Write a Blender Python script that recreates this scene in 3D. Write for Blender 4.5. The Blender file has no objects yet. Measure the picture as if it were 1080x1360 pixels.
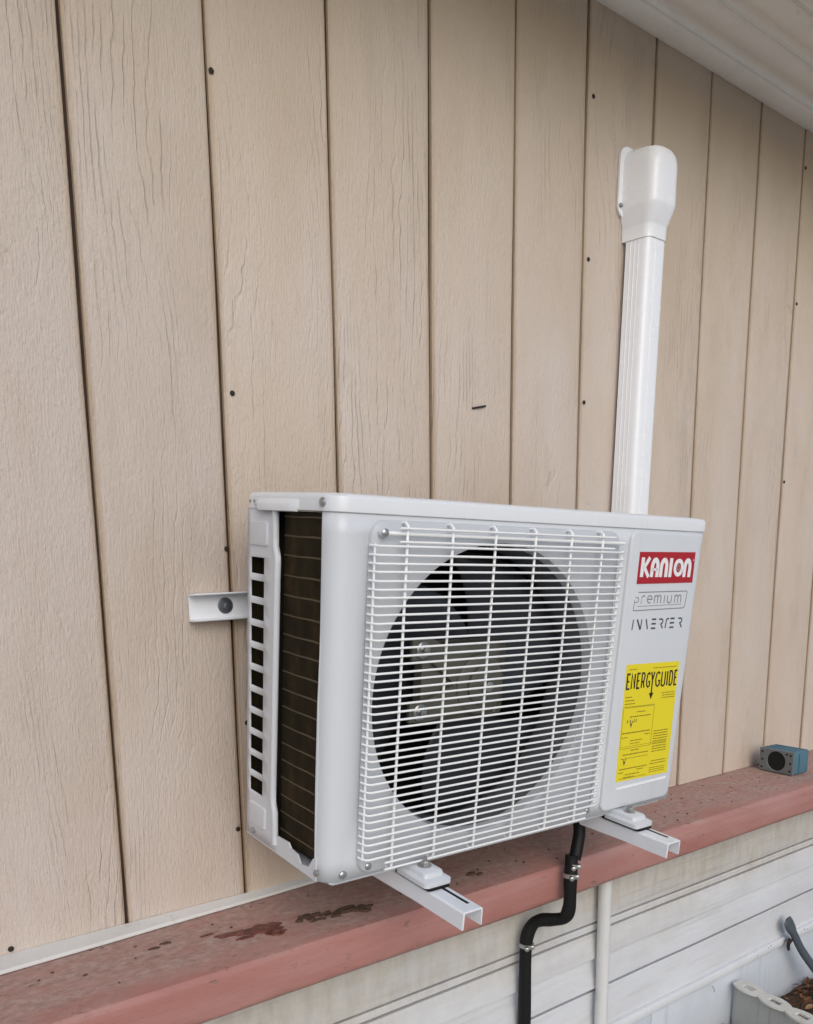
import bpy, bmesh, math, random
from mathutils import Vector, Matrix
random.seed(7)
C = bpy.context.scene
COL = C.collection
pi = math.pi

# ------------------------------------------------------------------ camera, sky, sun, exposure
F_PX, PX, PY = 1087.117, 533.871, 964.656            # focal length and principal point in 1080x1360 pixels
R = Matrix(((0.80042233, 0.11575348, -0.58815408),
            (-0.59932359, 0.13549439, -0.78895659),
            (-0.01163289, 0.98399309, 0.17782653)))
cam_data = bpy.data.cameras.new('camera')
cam = bpy.data.objects.new('camera', cam_data)
COL.objects.link(cam)
cam.matrix_world = Matrix.Translation((-0.16550, -1.21874, 0.53402)) @ R.to_4x4()
cam_data.sensor_fit = 'VERTICAL'
cam_data.sensor_height = 36.0
cam_data.lens = 36.0 * F_PX / 1360.0
cam_data.shift_x = (540 - PX) / 1360.0
cam_data.shift_y = (PY - 680) / 1360.0
cam_data.clip_start = 0.02
cam_data.clip_end = 2000
C.camera = cam

world = bpy.data.worlds.new('World')
C.world = world
world.use_nodes = True
wn = world.node_tree
sky = wn.nodes.new('ShaderNodeTexSky')
sky.sky_type = 'NISHITA'
sky.sun_disc = False
sky.air_density = 1.0
sky.dust_density = 1.6
sky.ozone_density = 1.0
sun_dir = Vector((-0.40, -1.0, 0.70)).normalized()       # towards the sun
sky.sun_rotation = math.atan2(sun_dir.x, sun_dir.y)
sky.sun_elevation = math.asin(sun_dir.z)
wn.links.new(sky.outputs[0], wn.nodes['Background'].inputs[0])
wn.nodes['Background'].inputs[1].default_value = 0.13
sd = bpy.data.lights.new('sun', 'SUN')
sd.energy = 1.15
sd.angle = math.radians(50)
sd.color = (1.0, 0.985, 0.965)
so = bpy.data.objects.new('sun', sd)
COL.objects.link(so)
so.rotation_euler = sun_dir.to_track_quat('Z', 'Y').to_euler()
so.location = (1, -3, 4)
C.view_settings.view_transform = 'Standard'
C.view_settings.look = 'None'
C.view_settings.gamma = 1.0
C.view_settings.exposure = 0.0
C.view_settings.use_curve_mapping = False
C.cycles.max_bounces = 8
C.cycles.diffuse_bounces = 5

# ------------------------------------------------------------------ materials
class NT:
    def __init__(s, name, base=(.5, .5, .5), rough=.6, metal=0., spec=None):
        s.m = bpy.data.materials.new(name)
        s.m.use_nodes = True
        s.t = s.m.node_tree
        s.b = s.t.nodes['Principled BSDF']
        s.b.inputs['Base Color'].default_value = (*base, 1)
        s.b.inputs['Roughness'].default_value = rough
        s.b.inputs['Metallic'].default_value = metal
        if spec is not None:
            s.b.inputs['Specular IOR Level'].default_value = spec
    def n(s, typ, **kw):
        nd = s.t.nodes.new(typ)
        for k, v in kw.items():
            if k.startswith('i_'):
                key = k[2:]
                nd.inputs[int(key) if key.isdigit() else key.replace('_', ' ')].default_value = v
            else:
                setattr(nd, k, v)
        return nd
    def l(s, a, b): s.t.links.new(a, b)
    def coord(s, kind='Object'):
        return s.n('ShaderNodeTexCoord').outputs[kind]
    def mapping(s, vec, scale=(1, 1, 1), loc=(0, 0, 0)):
        m = s.n('ShaderNodeMapping')
        m.inputs['Scale'].default_value = scale
        m.inputs['Location'].default_value = loc
        s.l(vec, m.inputs[0])
        return m.outputs[0]
    def noise(s, vec, scale, detail=4, rough=.55, dist=0.):
        nd = s.n('ShaderNodeTexNoise')
        nd.inputs['Scale'].default_value = scale
        nd.inputs['Detail'].default_value = detail
        nd.inputs['Roughness'].default_value = rough
        nd.inputs['Distortion'].default_value = dist
        if vec is not None: s.l(vec, nd.inputs['Vector'])
        return nd.outputs['Fac']
    def ramp(s, fac, stops, interp='LINEAR'):
        r = s.n('ShaderNodeValToRGB')
        r.color_ramp.interpolation = interp
        e = r.color_ramp.elements
        while len(e) < len(stops): e.new(0.5)
        for k, (p, c) in enumerate(stops):
            e[k].position = p
            e[k].color = (*c, 1) if len(c) == 3 else c
        s.l(fac, r.inputs[0])
        return r.outputs[0]
    def gray(s, fac, a, b, lo=0., hi=1.):
        m = s.n('ShaderNodeMapRange')
        m.inputs[1].default_value = a; m.inputs[2].default_value = b
        m.inputs[3].default_value = lo; m.inputs[4].default_value = hi
        s.l(fac, m.inputs[0])
        return m.outputs[0]
    def math(s, op, a, b=None):
        m = s.n('ShaderNodeMath', operation=op)
        for k, v in enumerate((a, b)):
            if v is None: continue
            if isinstance(v, (int, float)): m.inputs[k].default_value = v
            else: s.l(v, m.inputs[k])
        return m.outputs[0]
    def mix(s, fac, a, b, blend='MIX'):
        m = s.n('ShaderNodeMix', data_type='RGBA', blend_type=blend)
        for sock, v in ((m.inputs[0], fac), (m.inputs[6], a), (m.inputs[7], b)):
            if isinstance(v, (int, float)): sock.default_value = v
            elif isinstance(v, tuple): sock.default_value = (*v, 1) if len(v) == 3 else v
            else: s.l(v, sock)
        return m.outputs[2]
    def bump(s, height, strength=.5, dist=.001, normal=None):
        b = s.n('ShaderNodeBump')
        b.inputs['Strength'].default_value = strength
        b.inputs['Distance'].default_value = dist
        s.l(height, b.inputs['Height'])
        if normal is not None: s.l(normal, b.inputs['Normal'])
        s.l(b.outputs[0], s.b.inputs['Normal'])
        return b.outputs[0]
    def color(s, c): s.l(c, s.b.inputs['Base Color'])
    def rough(s, c): s.l(c, s.b.inputs['Roughness'])

def mat_siding():
    k = NT('painted_siding', rough=.62)
    oc = k.coord()
    rnd = k.n('ShaderNodeObjectInfo').outputs['Random']
    off = k.n('ShaderNodeCombineXYZ')
    k.l(k.math('MULTIPLY', rnd, 31.0), off.inputs[0])
    k.l(k.math('MULTIPLY', rnd, 17.0), off.inputs[1])
    k.l(k.math('MULTIPLY', rnd, 57.0), off.inputs[2])
    add = k.n('ShaderNodeVectorMath', operation='ADD')
    k.l(oc, add.inputs[0]); k.l(off.outputs[0], add.inputs[1])
    v = add.outputs[0]
    # contour lines of a stretched noise field: the pressed cathedral grain
    fld = k.noise(k.mapping(v, (7, 1, 1.2)), 1.0, 1.5, .45)
    wob = k.noise(k.mapping(v, (60, 1, 22)), 1.0, 2, .5)
    r = k.math('ADD', k.math('MULTIPLY', fld, 17.0), k.math('MULTIPLY', wob, .9))
    xs = k.n('ShaderNodeSeparateXYZ'); k.l(v, xs.inputs[0])
    r = k.math('ADD', r, k.math('MULTIPLY', xs.outputs[0], 75.0))
    fr = k.math('FRACT', r)
    line = k.ramp(fr, [(0, (0, 0, 0)), (.05, (.05, .05, .05)), (.15, (1, 1, 1)), (.45, (.86, .86, .86)), (.93, (.80, .80, .80)), (1, (0, 0, 0))])
    msk = k.gray(k.noise(k.mapping(v, (7, 1, 1.1), (4, 0, 9)), 1.0, 2, .5), .44, .60)
    brk = k.gray(k.noise(k.mapping(v, (40, 1, 9), (1, 3, 2)), 1.0, 3, .6), .36, .56)
    mm = k.math('MULTIPLY', msk, brk)
    grain = k.mix(mm, (.88, .88, .88), line)
    # fine sawn strokes
    st = k.noise(k.mapping(v, (420, 1, 46)), 1.0, 3, .6)
    st2 = k.noise(k.mapping(v, (170, 1, 110)), 1.0, 4, .65)
    h = k.math('ADD', k.math('MULTIPLY', grain, .62), k.math('ADD', k.math('MULTIPLY', st, .66), k.math('MULTIPLY', st2, .70)))
    k.bump(h, .95, .0027)
    # colour: tan paint, faint warm and grey blotches, per plank shift, dirt specks, grain lines tinted darker
    bl = k.noise(k.mapping(v, (7, 1, 2.2)), 1.0, 4, .6)
    c = k.ramp(bl, [(.28, (.540, .440, .358)), (.5, (.585, .490, .414)), (.72, (.605, .522, .458))])
    hue = k.mix(rnd, (1.0, .985, .95), (.985, 1.0, 1.03))
    c = k.mix(1.0, c, hue, 'MULTIPLY')
    # thin paint at the board edges lets the brown board through
    gs = k.n('ShaderNodeSeparateXYZ'); k.l(k.coord('Generated'), gs.inputs[0])
    ed = k.math('ABSOLUTE', k.math('SUBTRACT', gs.outputs[0], .5))
    edn = k.math('ADD', ed, k.math('MULTIPLY', k.noise(k.mapping(v, (30, 1, 3)), 1.0, 4, .6), .06))
    c = k.mix(k.gray(edn, .485, .527, 0, .75), c, (.36, .25, .15))
    # browner tan towards the top of the boards, broken up by noise
    tp = k.math('ADD', gs.outputs[2], k.math('MULTIPLY', k.noise(k.mapping(v, (5, 1, 1.2)), 1.0, 4, .6), .5))
    c = k.mix(k.gray(tp, .80, 1.30, 0, .80), c, (.50, .395, .27))
    dirt = k.gray(k.noise(k.mapping(v, (26, 1, 5)), 1.0, 5, .65), .56, .78, 0, .22)
    c = k.mix(dirt, c, (.34, .255, .17))
    gl = k.math('MULTIPLY', k.gray(grain, .0, .5, .14, 0), mm)
    c = k.mix(gl, c, (.25, .19, .13))
    k.color(c)
    return k.m

def mat_groove():
    k = NT('raw_groove', rough=.85)
    v = k.coord()
    c = k.ramp(k.noise(k.mapping(v, (30, 1, 6)), 1.0, 4, .6), [(.3, (.020, .011, .006)), (.55, (.045, .026, .014)), (.75, (.10, .062, .036))])
    k.color(c)
    return k.m

def mat_coat(name, base, rough=.38, dirt=.10, bump=.0):
    k = NT(name, base, rough)
    v = k.coord()
    n1 = k.gray(k.noise(k.mapping(v, (9, 9, 5)), 1.0, 5, .6), .45, .78, 0, dirt)
    n2 = k.gray(k.noise(k.mapping(v, (60, 60, 14)), 1.0, 4, .6), .60, .80, 0, dirt * .8)
    c = k.mix(n1, base, tuple(x * y for x, y in zip(base, (.80, .77, .70))))
    c = k.mix(n2, c, tuple(x * y for x, y in zip(base, (.72, .68, .60))))
    stk = k.math('MULTIPLY', k.gray(k.noise(k.mapping(v, (75, 75, 3.5), (3, 1, 2)), 1.0, 4, .6), .56, .76), k.gray(k.noise(k.mapping(v, (6, 6, 3), (7, 2, 5)), 1.0, 3, .6), .45, .65, 0, dirt * 2.2))
    c = k.mix(stk, c, tuple(x * y for x, y in zip(base, (.66, .61, .52))))
    spk = k.gray(k.noise(k.mapping(v, (210, 210, 190)), 1.0, 3, .6), .70, .78, 0, dirt * 2.5)
    c = k.mix(spk, c, tuple(x * y for x, y in zip(base, (.45, .40, .34))))
    k.color(c)
    k.rough(k.gray(k.noise(k.mapping(v, (14, 14, 14)), 1.0, 3, .5), .3, .7, rough - .07, rough + .12))
    k.bump(k.math('ADD', k.math('MULTIPLY', k.noise(k.mapping(v, (500, 500, 500)), 1.0, 2, .5), .10), k.math('MULTIPLY', k.noise(k.mapping(v, (9, 9, 6)), 1.0, 2, .5), 6.0)), .35, .0005)
    return k.m

def mat_ledge():
    k = NT('faded_red_paint', rough=.55)
    v = k.coord()
    n = k.noise(k.mapping(v, (3.0, 14, 14)), 1.0, 5, .6)
    c = k.ramp(n, [(.3, (.350, .145, .118)), (.5, (.405, .185, .158)), (.72, (.440, .240, .215))])
    # chalky streaks along the board
    s1 = k.gray(k.noise(k.mapping(v, (1.6, 40, 40)), 1.0, 4, .6), .52, .75, 0, .35)
    c = k.mix(s1, c, (.46, .275, .25))
    sep = k.n('ShaderNodeSeparateXYZ'); k.l(v, sep.inputs[0])
    # settled dirt on the flat top: thick by the wall, ragged towards the front
    yy = k.math('ADD', sep.outputs[1], k.math('MULTIPLY', k.noise(k.mapping(v, (7, 18, 3)), 1.0, 5, .62), .16))
    dm = k.gray(yy, -.135, -.085, 0, .95)
    top = k.gray(sep.outputs[2], -.012, -.002, 0, 1)
    pat = k.gray(k.noise(k.mapping(v, (11, 26, 8)), 1.0, 6, .68), .34, .58, .30, 1)
    dm = k.math('MULTIPLY', k.math('MULTIPLY', dm, top), pat)
    dirtc = k.ramp(k.noise(k.mapping(v, (60, 90, 60)), 1.0, 5, .7), [(.3, (.265, .165, .135)), (.55, (.410, .285, .240)), (.8, (.54, .43, .375))])
    c = k.mix(dm, c, dirtc)
    gri = k.gray(k.noise(k.mapping(v, (160, 160, 160)), 1.0, 4, .7), .60, .76, 0, .45)
    c = k.mix(k.math('MULTIPLY', gri, top), c, (.12, .075, .055))
    # dark stain along the bottom drip edge
    zz = k.math('ADD', sep.outputs[2], k.math('MULTIPLY', k.noise(k.mapping(v, (16, 4, 30)), 1.0, 4, .6), .03))
    chip = k.math('MULTIPLY', k.gray(k.noise(k.mapping(v, (30, 46, 46), (2, 5, 1)), 1.0, 5, .68), .62, .67), k.gray(k.noise(k.mapping(v, (4, 6, 6)), 1.0, 2, .5), .42, .62))
    c = k.mix(k.math('MULTIPLY', chip, .8), c, k.ramp(k.noise(k.mapping(v, (40, 200, 200)), 1.0, 3, .5), [(.35, (.17, .085, .065)), (.7, (.30, .235, .20))]))
    lo = k.gray(zz, -.060, -.048, .55, 0)
    c = k.mix(lo, c, (.17, .085, .06))
    k.color(c)
    k.rough(k.gray(dm, 0, 1, .42, .85))
    k.bump(k.math('ADD', k.math('MULTIPLY', k.noise(k.mapping(v, (9, 120, 120)), 1.0, 5, .6), 1.0), k.math('ADD', k.math('MULTIPLY', gri, 1.2), k.math('MULTIPLY', chip, -1.5))), .6, .0018)
    return k.m

def mat_skirting():
    k = NT('weathered_white_metal', rough=.45)
    v = k.coord()
    sep = k.n('ShaderNodeSeparateXYZ'); k.l(v, sep.inputs[0])
    base = k.ramp(k.noise(k.mapping(v, (5, 5, 12)), 1.0, 4, .6), [(.3, (.60, .61, .625)), (.7, (.69, .705, .73))])
    run = k.noise(k.mapping(v, (2.6, 3, 9)), 1.0, 5, .62)
    zz = k.math('ADD', sep.outputs[2], k.math('MULTIPLY', run, .30))
    m1 = k.gray(zz, -.150, .010, 0, .72)
    runs = k.noise(k.mapping(v, (34, 3, 2.4)), 1.0, 4, .6)
    m1 = k.math('MULTIPLY', m1, k.gray(runs, .3, .65, .75, 1))
    tan = k.ramp(k.noise(k.mapping(v, (40, 40, 14)), 1.0, 5, .65), [(.3, (.36, .295, .205)), (.6, (.52, .46, .36))])
    c = k.mix(m1, base, tan)
    strk = k.math('MULTIPLY', k.gray(k.noise(k.mapping(v, (3, 3, 130)), 1.0, 4, .6), .52, .70, 0, .30), k.gray(k.noise(k.mapping(v, (4, 3, 4)), 1.0, 3, .6), .4, .6))
    c = k.mix(strk, c, (.33, .27, .19))
    spk = k.gray(k.noise(k.mapping(v, (120, 120, 90)), 1.0, 5, .7), .66, .76, 0, .55)
    c = k.mix(spk, c, (.22, .17, .12))
    k.color(c)
    k.rough(k.gray(m1, 0, .8, .40, .70))
    k.bump(k.noise(k.mapping(v, (5, 5, 28)), 1.0, 4, .55), .5, .004)
    return k.m

GZ = -.645
def mat_soil():
    k = NT('leafy_soil', rough=.95)
    v = k.coord()
    c = k.ramp(k.noise(v, 26, 6, .7), [(.3, (.035, .022, .014)), (.55, (.10, .065, .042)), (.8, (.19, .14, .10))])
    # bare soil close to the skirting on the right, pale gravel yard everywhere else
    far = k.ramp(k.noise(v, 7, 5, .65), [(.35, (.44, .425, .395)), (.7, (.56, .545, .51))])
    sub = k.n('ShaderNodeVectorMath', operation='DISTANCE'); k.l(v, sub.inputs[0]); sub.inputs[1].default_value = (2.3, -.2, GZ)
    dd = k.math('ADD', sub.outputs['Value'], k.math('MULTIPLY', k.noise(v, 4, 4, .6), .5))
    k.color(k.mix(k.gray(dd, 1.0, 1.25), c, far))
    k.bump(k.noise(v, 60, 5, .7), .8, .01)
    return k.m

def mat_coil():
    k = NT('bronze_fins', rough=.45, metal=.55)
    v = k.coord()
    k.color(k.ramp(k.noise(k.mapping(v, (20, 30, 14)), 1.0, 5, .65), [(.3, (.022, .016, .008)), (.55, (.042, .031, .014)), (.8, (.11, .062, .026))]))
    return k.m

M = {}
M['siding'] = mat_siding()
M['groove'] = mat_groove()
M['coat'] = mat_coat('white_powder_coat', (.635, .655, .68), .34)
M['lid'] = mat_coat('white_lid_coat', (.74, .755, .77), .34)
M['wire'] = mat_coat('white_wire_coat', (.86, .86, .85), .40, .05)
M['bracket'] = mat_coat('white_bracket_coat', (.78, .80, .83), .36, .05)
M['shaded_coat'] = mat_coat('shaded_white_coat', (.53, .55, .575), .42)  # casing white made greyer: shade of the grille wires put into the colour
M['duct'] = mat_coat('white_vinyl', (.84, .85, .87), .22, .04)
M['trim'] = mat_coat('white_trim_paint', (.66, .65, .63), .5, .35)
M['rail_white'] = mat_coat('dirty_white_rail', (.68, .695, .72), .5, .40)
M['pvc'] = mat_coat('weathered_pvc', (.66, .66, .65), .5, .45)
M['ledge'] = mat_ledge()
M['skirting'] = mat_skirting()
M['soil'] = mat_soil()
M['coil'] = mat_coil()
M['soffit'] = mat_coat('soffit_paint', (.87, .835, .76), .5, .25)
M['lower'] = mat_coat('pale_blue_white_panel', (.56, .60, .65), .5, .45)
M['edging'] = mat_coat('grey_vinyl', (.44, .45, .43), .55, .5)
M['edging_cap'] = mat_coat('cream_vinyl', (.68, .66, .60), .5, .35)
M['black'] = NT('black_rubber', (.005, .005, .005), .55, 0., .3).m
M['dark'] = NT('dark_cavity', (.006, .006, .007), .9).m
M['fan'] = NT('dark_grey_plastic', (.020, .023, .028), .35).m
M['motor'] = NT('cast_grey_metal', (.125, .120, .098), .5, .2).m
M['shroud'] = NT('grey_orifice_coat', (.13, .137, .147), .42).m
M['steel'] = NT('zinc_steel', (.46, .46, .45), .32, .9).m
M['washer'] = NT('galvanised_washer', (.20, .22, .25), .42, .8).m
M['copper'] = NT('tube_copper', (.10, .075, .038), .5, .3).m
M['bluesteel'] = mat_coat('blue_grey_steel', (.075, .09, .11), .42, .9)
M['nail'] = NT('rusted_nail', (.022, .014, .010), .8).m
M['red'] = NT('badge_red', (.40, .008, .018), .35).m
M['badge_white'] = NT('badge_white', (.82, .82, .83), .35).m
M['label_grey'] = NT('print_grey', (.23, .23, .23), .5).m
M['label_silver'] = NT('silver_inlay', (.56, .55, .53), .45).m
M['ink'] = NT('print_dark', (.055, .06, .07), .5).m
M['yellow'] = NT('label_yellow', (.80, .66, .015), .45).m
M['ink_black'] = NT('print_black', (.012, .010, .006), .5).m
M['ink_faint'] = NT('print_faint', (.25, .195, .010), .5).m
M['boxblue'] = mat_coat('blue_pvc', (.075, .175, .24), .5, .8)
M['boxgrey'] = mat_coat('grey_box_face', (.15, .168, .178), .6, .8)
def mat_stain():
    k = NT('dark_red_peeled_paint', (.115, .026, .020), .30)
    v = k.coord()
    k.color(k.ramp(k.noise(v, 70, 5, .65), [(.35, (.085, .026, .020)), (.6, (.19, .065, .052)), (.8, (.29, .14, .115))]))
    k.rough(k.gray(k.noise(v, 40, 3, .5), .3, .7, .18, .6))
    return k.m
M['stain'] = mat_stain()
M['grime'] = NT('dark_grime', (.085, .046, .030), .9).m
M['leafs'] = [NT('leaf_%s' % n, c, .8).m for n, c in (('russet', (.17, .075, .032)), ('tan', (.26, .15, .075)), ('umber', (.065, .035, .02)))]

# ------------------------------------------------------------------ mesh helpers
def link(name, bm, mat, parent=None, angle=35, loc=None):
    bmesh.ops.recalc_face_normals(bm, faces=bm.faces[:])
    me = bpy.data.meshes.new(name)
    bm.to_mesh(me); bm.free()
    if angle:
        for p in me.polygons: p.use_smooth = True
        me.set_sharp_from_angle(angle=math.radians(angle))
    for mm in (mat if isinstance(mat, (list, tuple)) else [mat]): me.materials.append(mm)
    o = bpy.data.objects.new(name, me)
    COL.objects.link(o)
    if parent is not None: o.parent = parent
    if loc is not None: o.location = loc
    return o

def again(o, loc=(0, 0, 0), parent=None, rot=None):
    c = o.copy()
    COL.objects.link(c)
    c.parent = parent if parent is not None else o.parent
    c.location = loc
    if rot is not None: c.rotation_euler = rot
    return c

def thing(name, label, cat, loc=(0, 0, 0), group=None, kind=None):
    o = bpy.data.objects.new(name, None)
    o.empty_display_size = .05
    COL.objects.link(o)
    o.location = loc
    o['label'] = label; o['category'] = cat
    if group: o['group'] = group
    if kind: o['kind'] = kind
    return o

def BM(): return bmesh.new()

def box(bm, x0, x1, y0, y1, z0, z1, bev=0., seg=2):
    t = bmesh.new()
    bmesh.ops.create_cube(t, size=1)
    for v in t.verts:
        v.co = Vector(((x0 + x1) / 2 + v.co.x * (x1 - x0), (y0 + y1) / 2 + v.co.y * (y1 - y0), (z0 + z1) / 2 + v.co.z * (z1 - z0)))
    if bev:
        bmesh.ops.bevel(t, geom=t.edges[:], offset=bev, segments=seg, profile=.5, affect='EDGES')
    merge(bm, t)

def merge(bm, t, mtx=None):
    if mtx is not None: t.transform(mtx)
    vm = {}
    for v in t.verts: vm[v] = bm.verts.new(v.co)
    for f in t.faces:
        try:
            nf = bm.faces.new([vm[v] for v in f.verts]); nf.material_index = f.material_index
        except ValueError: pass
    t.free()

def loft(bm, loops, cap0=True, cap1=True, closed=True):
    rings = [[bm.verts.new(p) for p in lp] for lp in loops]
    n = len(rings[0])
    for a, b in zip(rings, rings[1:]):
        for i in range(n if closed else n - 1):
            j = (i + 1) % n
            bm.faces.new((a[i], a[j], b[j], b[i]))
    if cap0: bm.faces.new(rings[0][::-1])
    if cap1: bm.faces.new(rings[-1])
    return rings

def smooth_path(pts, sub=6):
    pts = [Vector(p) for p in pts]
    out = []
    for i in range(len(pts) - 1):
        p0 = pts[max(i - 1, 0)]; p1 = pts[i]; p2 = pts[i + 1]; p3 = pts[min(i + 2, len(pts) - 1)]
        for k in range(sub):
            t = k / sub
            out.append(.5 * ((2 * p1) + (p2 - p0) * t + (2 * p0 - 5 * p1 + 4 * p2 - p3) * t * t + (3 * p1 - p0 - 3 * p2 + p3) * t ** 3))
    out.append(pts[-1])
    return out

def tube(bm, pts, r, n=10, cap=True):
    pts = [Vector(p) for p in pts]
    rr = r if callable(r) else (lambda t: r)
    d0 = (pts[1] - pts[0]).normalized()
    up = Vector((0, 0, 1)) if abs(d0.z) < .9 else Vector((1, 0, 0))
    u = d0.cross(up).normalized()
    loops = []
    for i, p in enumerate(pts):
        d = (pts[min(i + 1, len(pts) - 1)] - pts[max(i - 1, 0)]).normalized()
        u = (u - d * u.dot(d)).normalized()
        w = d.cross(u)
        q = rr(i / (len(pts) - 1))
        loops.append([p + (u * math.cos(2 * pi * k / n) + w * math.sin(2 * pi * k / n)) * q for k in range(n)])
    loft(bm, loops, cap, cap)

def rrect(x0, x1, z0, z1, r, n=6):
    out = []
    for cx, cz, a0 in ((x1 - r, z1 - r, 0), (x0 + r, z1 - r, 90), (x0 + r, z0 + r, 180), (x1 - r, z0 + r, 270)):
        for k in range(n + 1):
            a = math.radians(a0 + 90 * k / n)
            out.append((cx + r * math.cos(a), cz + r * math.sin(a)))
    return out

def plate(bm, x0, x1, z0, z1, r, yb, h, bev, n=6, seg=3):
    """rounded rectangle raised from the plane y=yb towards -y"""
    loops = [[(x, yb, z) for x, z in rrect(x0, x1, z0, z1, r, n)]]
    for k in range(seg + 1):
        a = pi / 2 * k / seg
        i = bev * (1 - math.cos(a)); y = yb - (h - bev) - bev * math.sin(a)
        loops.append([(x, y, z) for x, z in rrect(x0 + i, x1 - i, z0 + i, z1 - i, max(r - i, .0005), n)])
    loft(bm, loops)

def disc(bm, c, r, h, axis=(0, -1, 0), n=16, dome=0.):
    ax = Vector(axis).normalized(); c = Vector(c)
    u = ax.orthogonal().normalized(); w = ax.cross(u)
    prof = [(r, 0), (r, h * .7), (r * .85, h)] + ([(r * .45, h + dome * .8)] if dome else [])
    loft(bm, [[c + ax * z + (u * math.cos(2 * pi * k / n) + w * math.sin(2 * pi * k / n)) * q for k in range(n)] for q, z in prof])

def screw(name, c, r, parent, axis=(0, -1, 0), mat=None):
    b = BM(); disc(b, c, r, r * .45, axis, 14, r * .25)
    ax = Vector(axis).normalized()
    u = ax.orthogonal().normalized(); w = ax.cross(u)
    o = link(name, b, mat or M['steel'], parent)
    return o

def ribbon(bm, pts, w, y, th=.0004, closed=False):
    """flat stroke of width w along a 2D polyline (x, z), lying on the plane y and th thick"""
    P = [Vector((p[0], p[1])) for p in pts]
    n = len(P); L, Rr = [], []
    for i in range(n):
        a = P[i] - P[i - 1] if (i > 0 or closed) else P[1] - P[0]
        b = P[(i + 1) % n] - P[i] if (i < n - 1 or closed) else P[-1] - P[-2]
        a = a.normalized() if a.length else b.normalized()
        b = b.normalized() if b.length else a
        na, nb = Vector((-a.y, a.x)), Vector((-b.y, b.x))
        m = (na + nb)
        m = m.normalized() if m.length > 1e-6 else na
        s = min(1 / max(m.dot(na), .5), 1.6) * w / 2
        L.append(P[i] + m * s); Rr.append(P[i] - m * s)
    idx = range(n) if closed else range(n - 1)
    vs = [[bm.verts.new((q.x, yy, q.y)) for q in lst] for lst in (L, Rr) for yy in (y - th, y)]
    for i in idx:
        j = (i + 1) % n
        bm.faces.new((vs[0][i], vs[0][j], vs[2][j], vs[2][i]))
        bm.faces.new((vs[0][i], vs[1][i], vs[1][j], vs[0][j]))
        bm.faces.new((vs[2][i], vs[2][j], vs[3][j], vs[3][i]))
    if not closed:
        for i in (0, n - 1): bm.faces.new((vs[0][i], vs[2][i], vs[3][i], vs[1][i]))

def arc(cx, cz, rx, rz, a0, a1, n=10):
    return [(cx + rx * math.cos(math.radians(a0 + (a1 - a0) * k / n)), cz + rz * math.sin(math.radians(a0 + (a1 - a0) * k / n))) for k in range(n + 1)]

# ------------------------------------------------------------------ ground
GZ = -.645
b = BM()
for (x0, x1, y0, y1) in ((-300, 300, -300, .05),):
    nx, ny = 40, 40
    vs = {}
    def g(t): return math.copysign(abs(t) ** 4, t)
    for i in range(nx + 1):
        for j in range(ny + 1):
            x = 1.9 + 300 * g(-1 + 2 * i / nx); y = -.15 - 300 * (j / ny) ** 4 if j else .05
            near = math.exp(-((x - 1.9) ** 2 + (y + .3) ** 2) / 2)
            vs[i, j] = b.verts.new((x, y, GZ + near * .012 * random.uniform(-1, 1)))
    for i in range(nx):
        for j in range(ny):
            b.faces.new((vs[i, j], vs[i + 1, j], vs[i + 1, j + 1], vs[i, j + 1]))
gr = link('ground', b, M['soil'], None, 60)
gr['kind'] = 'structure'; gr['label'] = 'brown soil at the foot of the white skirting'

b = BM()
for k in range(2600):
    x = random.uniform(1.62, 3.0); y = -.15 - abs(random.gauss(0, .22)); z = GZ + random.uniform(.004, .035)
    s = random.uniform(.012, .034)
    rx, ry, rz = random.uniform(-.7, .7), random.uniform(-.7, .7), random.uniform(0, 6.28)
    mt = Matrix.Translation((x, y, z)) @ Matrix.Rotation(rz, 4, 'Z') @ Matrix.Rotation(rx, 4, 'X') @ Matrix.Rotation(ry, 4, 'Y')
    t = bmesh.new()
    prof = [(-.5, 0, 0), (-.2, .18, .05), (.15, .2, .03), (.5, 0, -.05), (.15, -.2, .04), (-.2, -.17, .06)]
    if random.random() < .35: prof = [(p[0] * 1.5, p[1] * .14, p[2]) for p in prof]
    vv = [t.verts.new(Vector(p) * s) for p in prof]
    f1 = t.faces.new((vv[0], vv[1], vv[2], vv[3])); f2 = t.faces.new((vv[0], vv[3], vv[4], vv[5]))
    mi = random.choice((0, 0, 1, 2)); f1.material_index = f2.material_index = mi
    merge(b, t, mt)
lf = link('leaf_litter', b, M['leafs'], None, 0)
lf['kind'] = 'stuff'; lf['label'] = 'dry brown leaf litter on the soil by the skirting'

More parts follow.
